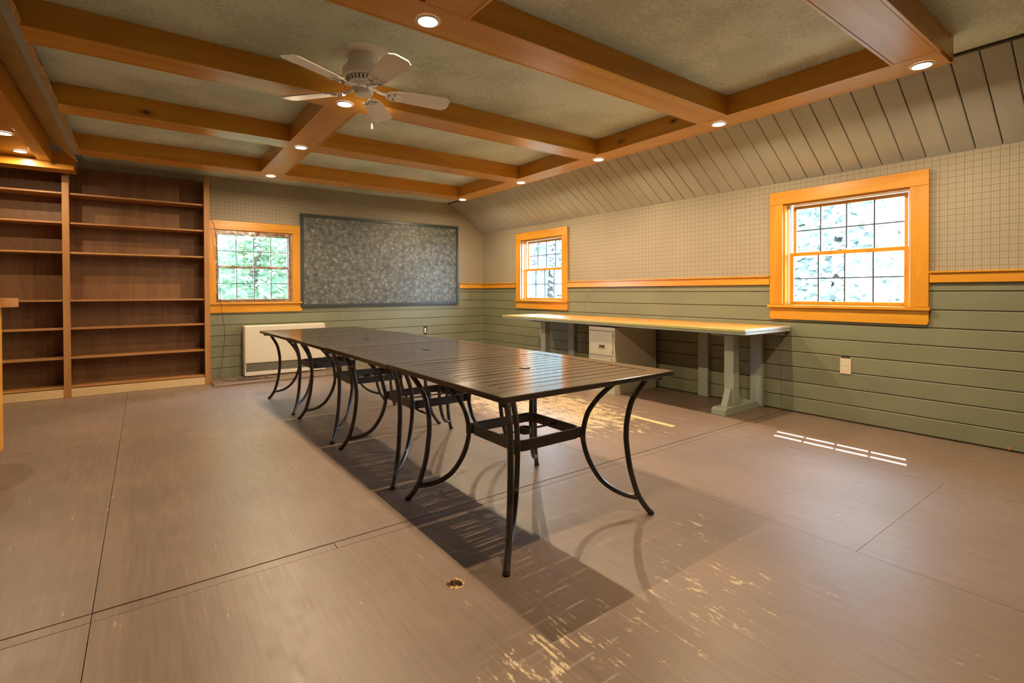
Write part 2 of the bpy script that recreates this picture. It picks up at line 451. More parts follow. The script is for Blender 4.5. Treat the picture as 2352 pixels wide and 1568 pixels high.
def empty(name, loc=(0, 0, 0), rz=0, label=None, cat=None, group=None, kind=None):
    o = bpy.data.objects.new(name, None); col.objects.link(o)
    o.location = loc; o.rotation_euler = (0, 0, rz); o.empty_display_size = .1
    if label: tag(o, label, cat, group, kind)
    return o

def copy_tree(o, parent=None):
    c = o.copy(); col.objects.link(c); c.parent = parent
    for ch in [x for x in kids.get(o.name, [])]: copy_tree(ch, c)
    return c
kids = {}
def index_children():
    kids.clear()
    for o in bpy.data.objects:
        if o.parent: kids.setdefault(o.parent.name, []).append(o)

def arc_smooth(pts, n=6):
    """Catmull-Rom through points"""
    P = [Vector(p) for p in pts]; out = []
    for i in range(len(P) - 1):
        p0 = P[max(i - 1, 0)]; p1 = P[i]; p2 = P[i + 1]; p3 = P[min(i + 2, len(P) - 1)]
        for k in range(n):
            t = k / n
            out.append(.5 * ((2 * p1) + (-p0 + p2) * t + (2 * p0 - 5 * p1 + 4 * p2 - p3) * t * t + (-p0 + 3 * p1 - 3 * p2 + p3) * t ** 3))
    out.append(P[-1]); return out

# ================================================================== THE SETTING
# ---- floor: plywood sheets over a subfloor
floor = empty('floor', label='worn brown-painted plywood floor of large sheets with scuffs and bare patches', cat='floor', kind='structure')
box('subfloor', subfloor_mat, X0, XW + .1, Y0, YW + .1, -.12, -.022, floor)
G = .0013
xs = [X0, -1.37, -.15, 2.37, 3.59, XW]
ys = [Y0, -1.47, -.25, .83, 2.135, 2.19, 3.41, 4.63, 5.85, YW]
def sheet(x0, x1, y0, y1, lift=0):
    return box('floor_sheet', floor_mat, x0 + G, x1 - G, y0 + G, y1 - G, -.02, lift, floor)
HX, HY = .919, 1.612
def hole_sheet(x0, x1, y0, y1):
    """one sheet with the ragged hole broken through it"""
    rnd = random.Random(3)
    n = 28; b2 = bmesh.new()
    ring = []
    for i in range(n):
        a = 2 * PI * i / n; r = .030 * rnd.uniform(.82, 1.22)
        ring.append((HX + r * 1.02 * math.cos(a), HY + r * .95 * math.sin(a)))
    outer = []
    for i in range(n):
        a = 2 * PI * i / n; dx, dy = math.cos(a), math.sin(a)
        t = min(((x1 - HX) / dx) if dx > 1e-6 else 1e9, ((x0 - HX) / dx) if dx < -1e-6 else 1e9,
                ((y1 - HY) / dy) if dy > 1e-6 else 1e9, ((y0 - HY) / dy) if dy < -1e-6 else 1e9)
        outer.append([HX + dx * t, HY + dy * t])
    for cx, cy in ((x0, y0), (x0, y1), (x1, y0), (x1, y1)):   # snap the nearest outer point to each corner
        k = min(range(n), key=lambda i: (outer[i][0] - cx) ** 2 + (outer[i][1] - cy) ** 2); outer[k] = [cx, cy]
    V = {}
    for nm, pts, z in (('rt', ring, 0), ('rb', ring, -.02), ('ot', outer, 0), ('ob', outer, -.02)):
        V[nm] = [b2.verts.new((p[0], p[1], z)) for p in pts]
    for i in range(n):
        j = (i + 1) % n
        b2.faces.new((V['rt'][i], V['ot'][i], V['ot'][j], V['rt'][j]))
        b2.faces.new((V['rb'][i], V['rb'][j], V['ob'][j], V['ob'][i]))
        b2.faces.new((V['rt'][i], V['rt'][j], V['rb'][j], V['rb'][i]))
        b2.faces.new((V['ot'][i], V['ob'][i], V['ob'][j], V['ot'][j]))
    mb = MB(); mb._add(b2)
    return mb.build('floor_sheet', floor_mat, floor)
for a, b in ((X0, -.15), (-.15, .65), (.65, 2.37), (2.37, XW)): sheet(a, b, 2.135, 2.19, random.uniform(-.0006, .0006))   # narrow filler strip
for a, b, c, d in ((X0, -1.37, Y0, 2.135), (-1.37, -.15, Y0, -.30), (-1.37, -.15, -.30, 2.135), (2.37, 3.59, Y0, .8245), (2.37, 3.59, .8238, 2.135), (3.59, XW, Y0, -.10), (3.59, XW, -.10, 2.135),
                   (-.15, 1.07, Y0, -.30), (1.07, 2.37, Y0, -.30)):
    sheet(a, b, c, d, random.uniform(-.0005, .0003))
hole_sheet(-.15 + G, 2.37 - G, -.30 + G, 2.135 - G)
for a, b in ((X0, -1.37), (-1.37, -.15), (-.15, 2.37), (2.37, 3.59), (3.59, XW)):
    for c, d in ((2.194, 4.63), (4.63, YW)): sheet(a, b, c, d, random.uniform(-.0004, .0003))
ob = MB().lathe([(.05, -.0218), (.05, -.0212)], 20, Matrix.Translation((HX, HY, 0))).build('hole_bottom', splinter_mat, floor)
tag(ob, 'broken pale wood at the bottom of the hole')
rnd = random.Random(9)
for k in range(20):
    a = rnd.uniform(0, 2 * PI); r = .029; l = rnd.uniform(.008, .02); wd = rnd.uniform(.0015, .004)
    M = Matrix.Translation((HX + r * math.cos(a), HY + r * math.sin(a), -.003)) @ Matrix.Rotation(a + rnd.uniform(.9, 2.2), 4, 'Z') @ Matrix.Rotation(rnd.uniform(-.5, .1), 4, 'Y')
    MB().prism([(0, -wd), (l, -wd * .3), (l * 1.1, 0), (l * .8, wd * .5), (0, wd)], 0, .002, M=M).build('splinter', splinter_mat, floor)

o = box('bare_strip', palepine, 3.372, 3.428, 2.455, 2.905, -.019, .0012, floor); tag(o, 'pale bare wood filler strip in the worn floor')
plat = box('floor_platform', floor_mat, .635, 4.6, 6.60, YB - .014, .0005, .021, bev=.002)
tag(plat, 'low brown-painted step running along the back wall under the wall heater', 'step', kind='structure')

# ---- walls (wallpapered bodies with window openings, wooden boards below the rail)
def wall_rects(a0, a1, z0, z1, holes):
    out = []; cuts = sorted({a0, a1, *[h[0] for h in holes], *[h[1] for h in holes]})
    for p, q in zip(cuts, cuts[1:]):
        hs = [h for h in holes if h[0] <= p and h[1] >= q]
        if hs:
            h = hs[0]; out += [(p, q, z0, h[2]), (p, q, h[3], z1)]
        else: out.append((p, q, z0, z1))
    return out
W3 = (.708, 1.616, .955, 1.864)                       # back window opening x0 x1 z0 z1
W1 = (5.168, 6.108, .955, 1.856)                      # far right window opening y0 y1 z0 z1
W2 = (1.270, 2.204, .955, 1.858)                      # near right window
mb = MB()
for a, b, c, d in wall_rects(X0 - .15, XW + .15, -.02, 2.75, [W3]): mb.box(a, b, YW, YW + .15, c, d)
wall_back = mb.build('wall_back', paper); tag(wall_back, 'back wall papered in a small beige check above green boards', 'wall', kind='structure')
mb = MB()
for a, b, c, d in wall_rects(Y0 - .15, YW, -.02, 2.11, [W1, W2]): mb.box(XW, XW + .15, a, b, c, d)
wall_right = mb.build('wall_right', paper); tag(wall_right, 'right wall papered in a small beige check above green boards', 'wall', kind='structure')
wl = box('wall_left', green_board, X0 - .15, X0, Y0 - .15, YW, -.02, 2.75); tag(wl, 'plain left wall outside the picture', 'wall', kind='structure')
wf = box('wall_front', green_board, X0, XW, Y0 - .15, Y0, -.02, 2.75); tag(wf, 'plain wall behind the camera', 'wall', kind='structure')

BZ = [.006, .136, .270, .404, .538, .671, .803, .936, 1.073, 1.138]
def cut_seg(a, b, z0, z1, holes):
    """split a horizontal board around casings"""
    segs = [(a, b)]
    for h0, h1, hz0, hz1 in holes:
        if z1 <= hz0 or z0 >= hz1: continue
        ns = []
        for p, q in segs:
            if h1 <= p or h0 >= q: ns.append((p, q)); continue
            if p < h0: ns.append((p, h0))
            if q > h1: ns.append((h1, q))
        segs = ns
    return segs
def bevel_board_y(y0, y1, z0, z1, parent, m):
    g, c, t = .0022, .005, .011
    x = XR
    prof = [(x + t, z0 + g), (x + t, z1 - g), (x + c, z1 - g), (x, z1 - g - c), (x, z0 + g + c), (x + c, z0 + g)]
    return MB().prism([(a, b) for a, b in prof], y0, y1, 'xz').build('wall_board', m, parent)
def bevel_board_x(x0, x1, z0, z1, parent, m):
    g, c, t = .0022, .005, .011
    y = YB
    prof = [(y + t, z0 + g), (y + t, z1 - g), (y + c, z1 - g), (y, z1 - g - c), (y, z0 + g + c), (y + c, z0 + g)]
    return MB().prism([(a, b) for a, b in prof], x0, x1, 'yz').build('wall_board', m, parent)
for p, q in cut_seg(Y0, YW, 0, 1.13, [(W1[0], W1[1], W1[2], 2), (W2[0], W2[1], W2[2], 2)]): box('board_backing', dark_gap, XR + .0112, XR + .0128, p, q, .0, 1.13, wall_right)
for p, q in ((W1[0], W1[1]), (W2[0], W2[1])): box('board_backing', dark_gap, XR + .0112, XR + .0128, p, q, .0, W1[2], wall_right)
for p, q, t_ in ((.64, W3[0], 1.13), (W3[0], W3[1], W3[2]), (W3[1], XR, 1.13)): box('board_backing', dark_gap, p, q, YB + .0112, YB + .0128, .0, t_, wall_back)
H1 = (W1[0], W1[1], W1[2], W1[3]); H2 = (W2[0], W2[1], W2[2], W2[3]); H3 = (W3[0], W3[1], W3[2], W3[3])
OUTLET_R = (1.672, 1.735, .40, .538)
OUTLET_B = (3.542, 3.606, .404, .538)
for z0, z1 in zip(BZ, BZ[1:]):
    yseams = [Y0, 2.227, 4.72, YB + .012]
    for a, b in zip(yseams, yseams[1:]):
        for p, q in cut_seg(a, b, z0, z1, [H1, H2, (*OUTLET_R[:2], .41, .53)]):
            bevel_board_y(p + .001, q - .001, z0, z1, wall_right, green_board)
    xseams = [.64, 2.243, XR + .003]
    for a, b in zip(xseams, xseams[1:]):
        for p, q in cut_seg(a, b, z0, z1, [H3, OUTLET_B]):
            bevel_board_x(p + .001, q - .001, z0, z1, wall_back, green_board)

# ---- chair rails
def rail_y(name, y0, y1, label):
    e = empty(name, (XR, (y0 + y1) / 2, 1.14), label=label, cat='trim', kind='structure')
    box('rail_board', pine[1], -.022, 0, -(y1 - y0) / 2, (y1 - y0) / 2, -.004, .066, e, .002)
    box('rail_ledge', pine[1], -.036, 0.004, -(y1 - y0) / 2, (y1 - y0) / 2, .066, .080, e, .002)
def rail_x(name, x0, x1, label):
    e = empty(name, ((x0 + x1) / 2, YB, 1.14), label=label, cat='trim', kind='structure')
    box('rail_board', pine[0], -(x1 - x0) / 2, (x1 - x0) / 2, -.022, 0, -.004, .066, e, .002)
    box('rail_ledge', pine[0], -(x1 - x0) / 2, (x1 - x0) / 2, -.036, .004, .066, .080, e, .002)
rail_y('trim_1', W2[1] + .117, W1[0] - .117, 'long orange pine chair rail between the two right-hand windows')
rail_y('trim_2', Y0, W2[0] - .117, 'orange pine chair rail to the right of the near window')
rail_y('trim_3', W1[1] + .14, YB - .037, 'short orange pine chair rail between far window and room corner')
rail_x('trim_4', 4.19, XR, 'short orange pine chair rail on the back wall beside the grey board')

# ---- ceiling
ceiling = empty('ceiling', label='mottled grey-green ceiling with a boarded slope on the right', cat='ceiling', kind='structure')
box('ceiling_sheet', ceil_mat, -.505, 4.02, Y0, YW, ZC, ZC + .02, ceiling)
box('ceiling_sheet', ceil_mat, X0, -.505, Y0, YW, 2.62, 2.64, ceiling)
box('roof_deck', siding, X0 - .15, XW + .15, Y0 - .15, YW + .15, 2.75, 2.80, ceiling)
SX0, SZ0, SX1, SZ1 = 4.012, 2.517, XW + .004, 2.056
L_ = math.hypot(SX1 - SX0, SZ1 - SZ0); ang = math.atan2(SZ0 - SZ1, SX1 - SX0)
MS = Matrix.Translation((SX0, 0, SZ0)) @ Matrix.Rotation(ang, 4, 'Y')   # local x runs down the slope, local z up away from the room
MB().box(-.05, L_ + .1, Y0, YW, .014, .03, M=MS).build('slope_backing', dark_gap, ceiling)
k0 = math.floor((Y0 - .771) / .1372)
y = .771 + k0 * .1372
while y < YW:
    a, b = max(y + .0025, Y0), min(y + .1372 - .0025, YW)
    if b > a + .02:
        g = .004
        prof = [(a, .013), (b, .013), (b, g), (b - g, 0), (a + g, 0), (a, g)]
        MB().prism(prof, 0, L_, 'yz', M=MS).build('slope_board', slope_paint, ceiling)
    y += .1372
MB().box(0, .03, Y0, YW, ZC - .012, ZC, M=Matrix.Translation((SX0 - .018, 0, 0))).build('corner_strip', dark_gap, ceiling)

# ================================================================== WINDOWS
def sash(e, parent_name, a0, a1, z0, z1, depth, fr, m, PX):
    """sash frame with 4x2 panes; PX maps (a, d, z) to local coordinates"""
    def bb(nm, p, q, zz0, zz1, d0, d1, mm, par):
        A, B = PX(p, d0, zz0), PX(q, d1, zz1)
        return box(nm, mm, min(A[0], B[0]), max(A[0], B[0]), min(A[1], B[1]), max(A[1], B[1]), zz0, zz1, par, .0015 if mm is m else 0)
    s_ = MB()
    def add(p, q, zz0, zz1, d0, d1):
        A, B = PX(p, d0, 0), PX(q, d1, 0)
        s_.box(min(A[0], B[0]), max(A[0], B[0]), min(A[1], B[1]), max(A[1], B[1]), zz0, zz1, .0015)
    d0, d1 = depth, depth + .03
    add(a0, a0 + fr, z0, z1, d0, d1); add(a1 - fr, a1, z0, z1, d0, d1)
    add(a0 + fr, a1 - fr, z0, z0 + fr, d0, d1); add(a0 + fr, a1 - fr, z1 - fr, z1, d0, d1)
    so = s_.build(parent_name, m, e)
    ia0, ia1, iz0, iz1 = a0 + fr, a1 - fr, z0 + fr, z1 - fr
    for i in range(1, 4):
        c = ia0 + (ia1 - ia0) * i / 4
        bb('muntin', c - .0055, c + .0055, iz0, iz1, d0 + .006, d1 - .004, muntin_mat, so)
    c = (iz0 + iz1) / 2
    bb('muntin', ia0, ia1, c - .0045, c + .0045, d0 + .007, d1 - .005, muntin_mat, so)
    for i in range(4):
        for j in range(2):
            p, q = ia0 + (ia1 - ia0) * i / 4, ia0 + (ia1 - ia0) * (i + 1) / 4
            r_, t_ = iz0 + (iz1 - iz0) * j / 2, iz0 + (iz1 - iz0) * (j + 1) / 2
            bb('pane', p + .0055, q - .0055, r_ + .0045, t_ - .0045, d0 + .013, d0 + .016, glass_mat, so)
    return so

def window(name, W, wall, label):
    a0, a1, z0, z1 = W
    if wall == 'R':
        PX = lambda a, d, z: (XR + d, a, z); along, gx = 1, 1
    else:
        PX = lambda a, d, z: (a, YB + d, z); along, gx = 0, 0
    e = empty(name, label=label, cat='window', kind='structure')
    def bb(nm, p, q, zz0, zz1, d0, d1, mm, bev=.002):
        A, B = PX(p, d0, 0), PX(q, d1, 0)
        return box(nm, mm, min(A[0], B[0]), max(A[0], B[0]), min(A[1], B[1]), max(A[1], B[1]), zz0, zz1, e, bev)
    cw = .113; ph, pa = pine[along], pine[2]
    bb('casing_side', a0 - cw, a0, z0 + .002, z1, -.022, .004, pa); bb('casing_side', a1, a1 + cw, z0 + .002, z1, -.022, .004, pa)
    bb('casing_head', a0 - cw, a1 + cw, z1, z1 + cw, -.024, .004, ph)
    # apron with clipped corners, and the stool above it
    c_ = .018; b0, b1 = a0 - cw, a1 + cw
    prof = [(b0, z0 - .024), (b1, z0 - .024), (b1, .826 + c_), (b1 - c_ * .3, .826 + c_ * .3), (b1 - c_, .826), (b0 + c_, .826), (b0 + c_ * .3, .826 + c_ * .3), (b0, .826 + c_)]
    if wall == 'R': MB().prism(prof, XR - .020, XR + .0, 'yz').build('apron', ph, e)
    else: MB().prism(prof, YB - .020, YB + .0, 'xz').build('apron', ph, e)
    bb('stool', b0 - .012, b1 + .012 if wall == 'R' else b1 - .005, z0 - .024, z0, -.045, .10 if wall == 'R' else .03, ph)
    # jambs lining the opening
    dj = .14
    jm = pa
    bb('jamb_side', a0 + .0005, a0 + .014, z0, z1, .004, dj, jm, 0); bb('jamb_side', a1 - .014, a1 - .0005, z0, z1, .004, dj, jm, 0)
    bb('jamb_head', a0 + .014, a1 - .014, z1 - .014, z1, .004, dj, ph, 0)
    bb('jamb_sill', a0 + .014, a1 - .014, z0 - .02, z0 + .004, .10 if wall == 'R' else .03, dj + .03, ph, 0)
    if wall == 'R':
        m = pine[2]; lo_d, up_d, fr = .062, .096, .030
        sash(e, 'lower_sash', a0 + .030, a1 - .030, z0 + .002, 1.420, lo_d, fr, m, PX)
        sash(e, 'upper_sash', a0 + .042, a1 - .042, 1.398, z1 - .020, up_d, fr - .004, m, PX)
        for s0, s1 in ((a0 + .014, a0 + .030), (a1 - .030, a1 - .014)):
            bb('track', s0, s1, z0, z1 - .014, .058, .064, white_plastic, 0)
            bb('track', s0, s1, z0, z1 - .014, .080, .086, white_plastic, 0)
        # a brass-less sash lift and lock sit on the meeting rail
        bb('sash_lock', (a0 + a1) / 2 - .02, (a0 + a1) / 2 + .02, 1.421, 1.433, .066, .088, white_plastic, .002)
    else:
        m = brownframe
        mb = MB()
        for p, q, zz0, zz1 in ((a0 + .001, a0 + .034, z0, z1), (a1 - .052, a1 - .001, z0, z1), (a0 + .034, a1 - .052, z0, z0 + .036), (a0 + .034, a1 - .052, z1 - .052, z1)):
            mb.box(p, q, YB + .006, YB + .028, zz0, zz1, .002)
        mb.build('inner_frame', m, e)
        sash(e, 'upper_sash', a0 + .024, a1 - .040, 1.386, z1 - .040, .056, .018, brownframe, PX)
        sash(e, 'lower_sash', a0 + .024, a1 - .040, z0 + .020, 1.416, .030, .020, brownframe, PX)
        o = box('plastic_film', film_mat, a0 + .004, a1 - .004, YB + .0035, YB + .0042, z0 + .004, z1 - .004, e)
        tag(o, 'clear plastic film stretched over the sashes')
    return e
window('window_1', W3, 'B', 'small twelve-inch-deep brown-sashed window on the back wall behind plastic film'.replace('twelve-inch-deep ', ''))
window('window_2', W1, 'R', 'far orange-cased double-hung window on the right wall above the workbench end')
window('window_3', W2, 'R', 'near orange-cased double-hung window on the right wall, the largest in view')

# ================================================================== BEAMS
BT = .018
def beam(axis, a0, a1, c0, c1, label, ends=(False, False), group=None):
    """boxed beam: two side boards and a bottom board let in between them"""
    L = a1 - a0; wd = c1 - c0
    cx, cy = ((a0 + a1) / 2, (c0 + c1) / 2) if axis == 0 else ((c0 + c1) / 2, (a0 + a1) / 2)
    e = empty('ceiling_beam', (cx, cy, ZB), label=label, cat='beam', group=group)
    D = ZC - ZB - .0005
    def bb(nm, p0, p1, q0, q1, z0, z1, m):
        if axis == 0: return box(nm, m, p0, p1, q0, q1, z0, z1, e, .0012)
        return box(nm, m, q0, q1, p0, p1, z0, z1, e, .0012)
    m = pine[axis]
    bb('side_board', -L / 2, L / 2, -wd / 2, -wd / 2 + BT, 0, D, m); bb('side_board', -L / 2, L / 2, wd / 2 - BT, wd / 2, 0, D, m)
    bb('bottom_board', -L / 2 + (.01 if ends[0] else 0), L / 2 - (.01 if ends[1] else 0), -wd / 2 + BT + .0012, wd / 2 - BT - .0012, .001, .019, m)
    if ends[0]: bb('end_board', -L / 2 + .0005, -L / 2 + .012, -wd / 2 + BT, wd / 2 - BT, .02, D, m)
    if ends[1]: bb('end_board', L / 2 - .012, L / 2 - .0005, -wd / 2 + BT, wd / 2 - BT, .02, D, m)
    return e
EX0, EX1 = 3.478, 3.722
CB = [(5.960, 6.212), (4.610, 4.845), (3.365, 3.590), (2.052, 2.298), (.822, 1.050)]
names = ['cross beam nearest the back wall', 'second cross beam from the back wall', 'cross beam just behind the ceiling fan',
         'cross beam just in front of the ceiling fan', 'pale-lit cross beam at the top right corner of the picture']
for (c0, c1), nm in zip(CB, names):
    beam(0, -.495, EX0 - .001, c0, c1, 'varnished orange pine ' + nm)
beam(1, .822, 6.212, EX0, EX1, 'long varnished pine edge beam running above the sloping boards on the right', ends=(True, True))
MX0, MX1 = 1.022, 1.262
beam(1, 4.846, 5.959, MX0, MX1, 'short pine beam joining the two rearmost cross beams, left of the fan')
beam(1, 3.591, 4.609, MX0, MX1, 'short pine beam joining the second cross beam to the one behind the fan')
beam(1, 1.051, 2.051, MX0, MX1, 'short pine beam overhead at the top edge, in front of the fan')
beam(0, -.495, EX0 - .001, -.41, -.18, 'pine cross beam behind the camera')

# ---- recessed lights
def light_fixture(x, y, z, label, group, power=1.0):
    e = empty('recessed_light', (x, y, z), label=label, cat='light', group=group)
    MB().lathe([(.060, -.0005), (.060, -.003), (.056, -.006), (.046, -.007), (.044, -.003), (.044, -.0005)], 32, cap=False).build('trim_ring', white_trim, e, smooth=True)
    MB().lathe([(.0445, -.0008), (.0445, -.0030)], 32).build('lens', lens_mat, e)
    ld = bpy.data.lights.new('lamp_light', 'AREA'); ld.energy = LAMP_W * power; ld.color = LAMP_COL
    ld.shape = 'DISK'; ld.size = .006
    lo = bpy.data.objects.new('lamp_light', ld); col.objects.link(lo); lo.parent = e; lo.location = (0, 0, -.02)
    return e
LG = 'round recessed lights in the ceiling beams'
el = [(3.622, 6.105), (3.622, 4.750), (3.612, 3.478), (3.606, 2.195), (3.622, .940)]
ml = [(1.148, 6.090), (1.143, 4.740), (1.125, 3.472), (1.106, 2.180)]
en = ['farthest lit light of the right edge beam, at the room corner', 'second lit light from the back in the right edge beam',
      'third lit light from the back in the right edge beam', 'lit light where the front-of-fan beam meets the edge beam',
      'large at the near end of the edge beam, top right']
mn = ['lit light in the rearmost cross beam above the back wall window', 'lit light second from the back in the short middle beam',
      'lit light right beneath the ceiling fan', 'large lit light at the top edge beside the fan']
for (x, y), nm in zip(el, en): light_fixture(x, y, ZB + .001, 'recessed light, ' + nm, LG)
for (x, y), nm in zip(ml, mn): light_fixture(x, y, ZB + .001, 'round white recessed light, ' + nm, LG)
light_fixture(1.12, .937, ZB + .001, 'round recessed light overhead, just above the picture', LG)

# ================================================================== LEFT SIDE: torn soffit, low beam, bookcase, counter
so = empty('ceiling_soffit', (-.5, 3, 2.36), label='torn edge of an old partition ceiling along the left, grey strip and plaster slope', cat='soffit', kind='structure')
YS0, YS1 = -2.5, 6.14
def sl(name, prof, y0, y1, m):
    return MB().prism([(x + .5, z - 2.36) for x, z in prof], y0 - 3, y1 - 3, 'xz').build(name, m, so)
sl('grey_strip', [(-.514, 2.362), (-.481, 2.362), (-.481, 2.374), (-.514, 2.374)], YS0, YS1, slope_paint)
sl('plaster_slope', [(-.5145, 2.362), (-.718, 2.556), (-.718, 2.566), (-.5145, 2.374)], YS0, 6.52, plain('ochre_plaster', (.58, .46, .22), .6, noise=.15, nscale=12))
# the ragged plywood edge: many small torn blocks
rnd = random.Random(5); mbt = MB(); y = YS0
while y < YS1:
    l = rnd.uniform(.05, .22); d = rnd.uniform(-.006, .006)
    for (x0, x1, za, zb) in ((-.480, -.474 + d * .4, 2.363, 2.374), (-.478, -.469 + d * .5, 2.3745, 2.386), (-.476, -.464 + rnd.uniform(-.004, .003), 2.3865, 2.397)):
        ll = min(y + l, YS1)
        mbt.box(x0, min(x1, -.4365), y - 3 , ll - 3, za, zb, 0, Matrix.Translation((.5, 0, -2.36)))
    y += l
o = mbt.build('torn_edge', rawply, so); o['kind'] = 'stuff'; tag(o, 'ragged torn plywood edge')

lb = empty('low_beam', (-.74, 6.0, 2.356), label='low orange-lit wooden beam at the left, running towards the bookcase', cat='beam')
box('side_board', pine[1], -.020, .025, -8.0, .595, 0, .19, lb, .001)
box('bottom_board', pine[1], -.072, -.021, -8.0, .595, .002, .16, lb, .001)
bx = empty('header_box', (-1.9, 6.73, 2.297), label='orange wooden header box crossing above the bookcase at top left', cat='beam')
box('front_board', pine[0], -1.29, 1.349, -.128, -.108, 0, .175, bx, .001)
box('bottom_board', pine[0], -1.29, 1.328, -.1075, .105, .002, .018, bx, .001)
box('end_board', pine[1], 1.329, 1.349, -.1075, .105, 0, .175, bx, .001)
ls = empty('light_soffit', (-1.9, 5.0, 2.385), label='varnished wood ceiling panel with two recessed lights at the far left', cat='soffit', kind='structure')
box('panel', pine[1], -1.28, 1.087, -7.4, 1.60, 0, .02, ls)
light_fixture(-.91, 5.76, 2.3845, 'round recessed light cut by the left edge of the picture', LG, .6)
light_fixture(-.905, 6.40, 2.3845, 'round recessed light above the bookcase, far left', LG, .3)

# ---- bookcase
bc = empty('bookcase', (-.64, 7.0, 0), label='tall built-in brown wooden bookcase with empty shelves against the back wall', cat='bookcase')
YF, YK = 6.860 - 7.0, 7.170 - 7.0
PXs = [(-1.25, -1.195), (-.030, .026), (1.212, 1.268)]
for i, (a, b) in enumerate(PXs):
    box('post', shelfwood[2], a, b, YF, YF + .02, 0, 2.435 if i == 2 else 2.29, bc, .002)
    box('upright', shelfwood[2], (a + b) / 2 - .01, (a + b) / 2 + .01, YF + .0205, YK - .008, 0, 2.43 if i else 2.29, bc)
for i in range(2):
    a, b = PXs[i][1], PXs[i + 1][0]
    A, B = (PXs[i][0] + PXs[i][1]) / 2 + .011, (PXs[i + 1][0] + PXs[i + 1][1]) / 2 - .011
    box('back_panel', veneer, A, B, YK - .0075, YK, .0, 2.425, bc)
    for z in (2.104, 1.802, 1.495, .999, .708, .403, .102):
        box('shelf', shelfwood[0], A, B, YF + .021, YK - .009, z - .009, z + .009, bc, .0015)
    box('base_board', palepine, a + .0015, b - .0015, YF + .004, YF + .018, .002, .088, bc, .001)

# ---- bar counter at the left edge
ct = empty('bar_counter', (-.95, 4.83, 0), label='orange wooden counter with rounded end and a post, cut by the left edge', cat='counter')
pts = []
xr, yc, hw = .155, .0, .16
for k in range(13):
    a = -PI / 2 + PI * k / 12; pts.append((xr + .09 * math.cos(a), yc + hw * math.sin(a)))
pts += [(-1.2, hw), (-1.2, -hw)]
MB().prism(pts, .985, 1.045).build('countertop', wood('orange_counter_wood', 0, (.42, .16, .010), (.34, .12, .007), (.24, .075, .004), rough=.7, coat=0), ct)
box('post', pine[2], .05, .156, -.055, .055, .0005, .984, ct, .004)

# ================================================================== GREY BOARD
gb = empty('grey_board', (2.936, YB - .003, 1.511), label='large sponge-painted grey board in a dark slate frame on the back wall', cat='board')
hw_, hh_ = 1.227, .636
mbx = [('frame_rail', -hw_, hw_, hh_ - .042, hh_), ('frame_rail', -hw_, hw_, -hh_, -hh_ + .042), ('frame_stile', -hw_, -hw_ + .042, -hh_ + .0425, hh_ - .0425), ('frame_stile', hw_ - .042, hw_, -hh_ + .0425, hh_ - .0425)]
for nm, a, b, c, d in mbx: box(nm, slate, a, b, -.030, 0, c, d, gb, .002)
box('panel', sponge, -hw_ + .0425, hw_ - .0425, -.018, 0, -hh_ + .0425, hh_ - .0425, gb)

# ================================================================== HEATER
ht = empty('wall_heater', (1.492, 7.09, .021), label='wide beige wall heater with a black louvred grille below the back window', cat='heater')
hw2 = .490; black_back = plain('black_grille_back', (.008, .008, .008), .9)
box('cover', heater_mat, -hw2, hw2, -.105, .080, .165, .640, ht, .012)
box('lower_cover', heater_mat, -hw2 + .002, hw2 - .002, -.103, .080, .012, .062, ht, .004)
box('side_panel', heater_mat, -hw2 + .003, -hw2 + .015, -.100, .080, .0625, .1645, ht)
box('side_panel', heater_mat, hw2 - .015, hw2 - .003, -.100, .080, .0625, .1645, ht)
box('grille_back', black_back, -hw2 + .016, hw2 - .016, -.080, -.070, .0625, .1645, ht)
for k in range(6):
    z = .072 + k * .0158
    MB().prism([(-.100, z), (-.100, z + .0045), (-.092, z + .0030), (-.092, z + .0015)], -hw2 + .016, hw2 - .016, 'yz').build('louver', heater_mat, ht)
box('control_label', plain('faded_label', (.48, .46, .38), .5), .26, .44, -.1045, -.1032, .030, .048, ht)
box('foot', louver_mat, -.42, .42, -.06, .04, .0, .0115, ht)

# ================================================================== CABLE
pts = [(.640, 7.06, 1.985), (.672, 7.075, 1.96), (.700, 7.10, 1.88), (.716, 7.11, 1.75), (.735, 7.10, 1.462), (.752, 7.09, 1.10), (.765, 7.085, .90), (.793, 7.08, .66), (.799, 7.075, .52), (.780, 7.06, .36),
       (.762, 7.05, .20), (.740, 6.99, .07), (.755, 6.90, .027), (.83, 6.80, .025), (.93, 6.76, .026), (1.10, 6.74, .026), (1.22, 6.80, .028), (1.20, 6.90, .028), (1.05, 6.93, .029), (.94, 6.90, .029),
       (.90, 6.83, .030), (.97, 6.76, .031), (1.10, 6.73, .031), (1.30, 6.75, .031), (1.36, 6.83, .032), (1.28, 6.92, .033), (1.12, 6.93, .033), (1.02, 6.86, .034), (1.06, 6.77, .035), (1.20, 6.71, .030), (1.36, 6.70, .027)]
cb = MB().tube(arc_smooth(pts, 5), .0032, 6).build('cable', cable_mat, smooth=True)
tag(cb, 'thin dark cable hanging past the back window and coiled on the floor by the heater', 'cable')

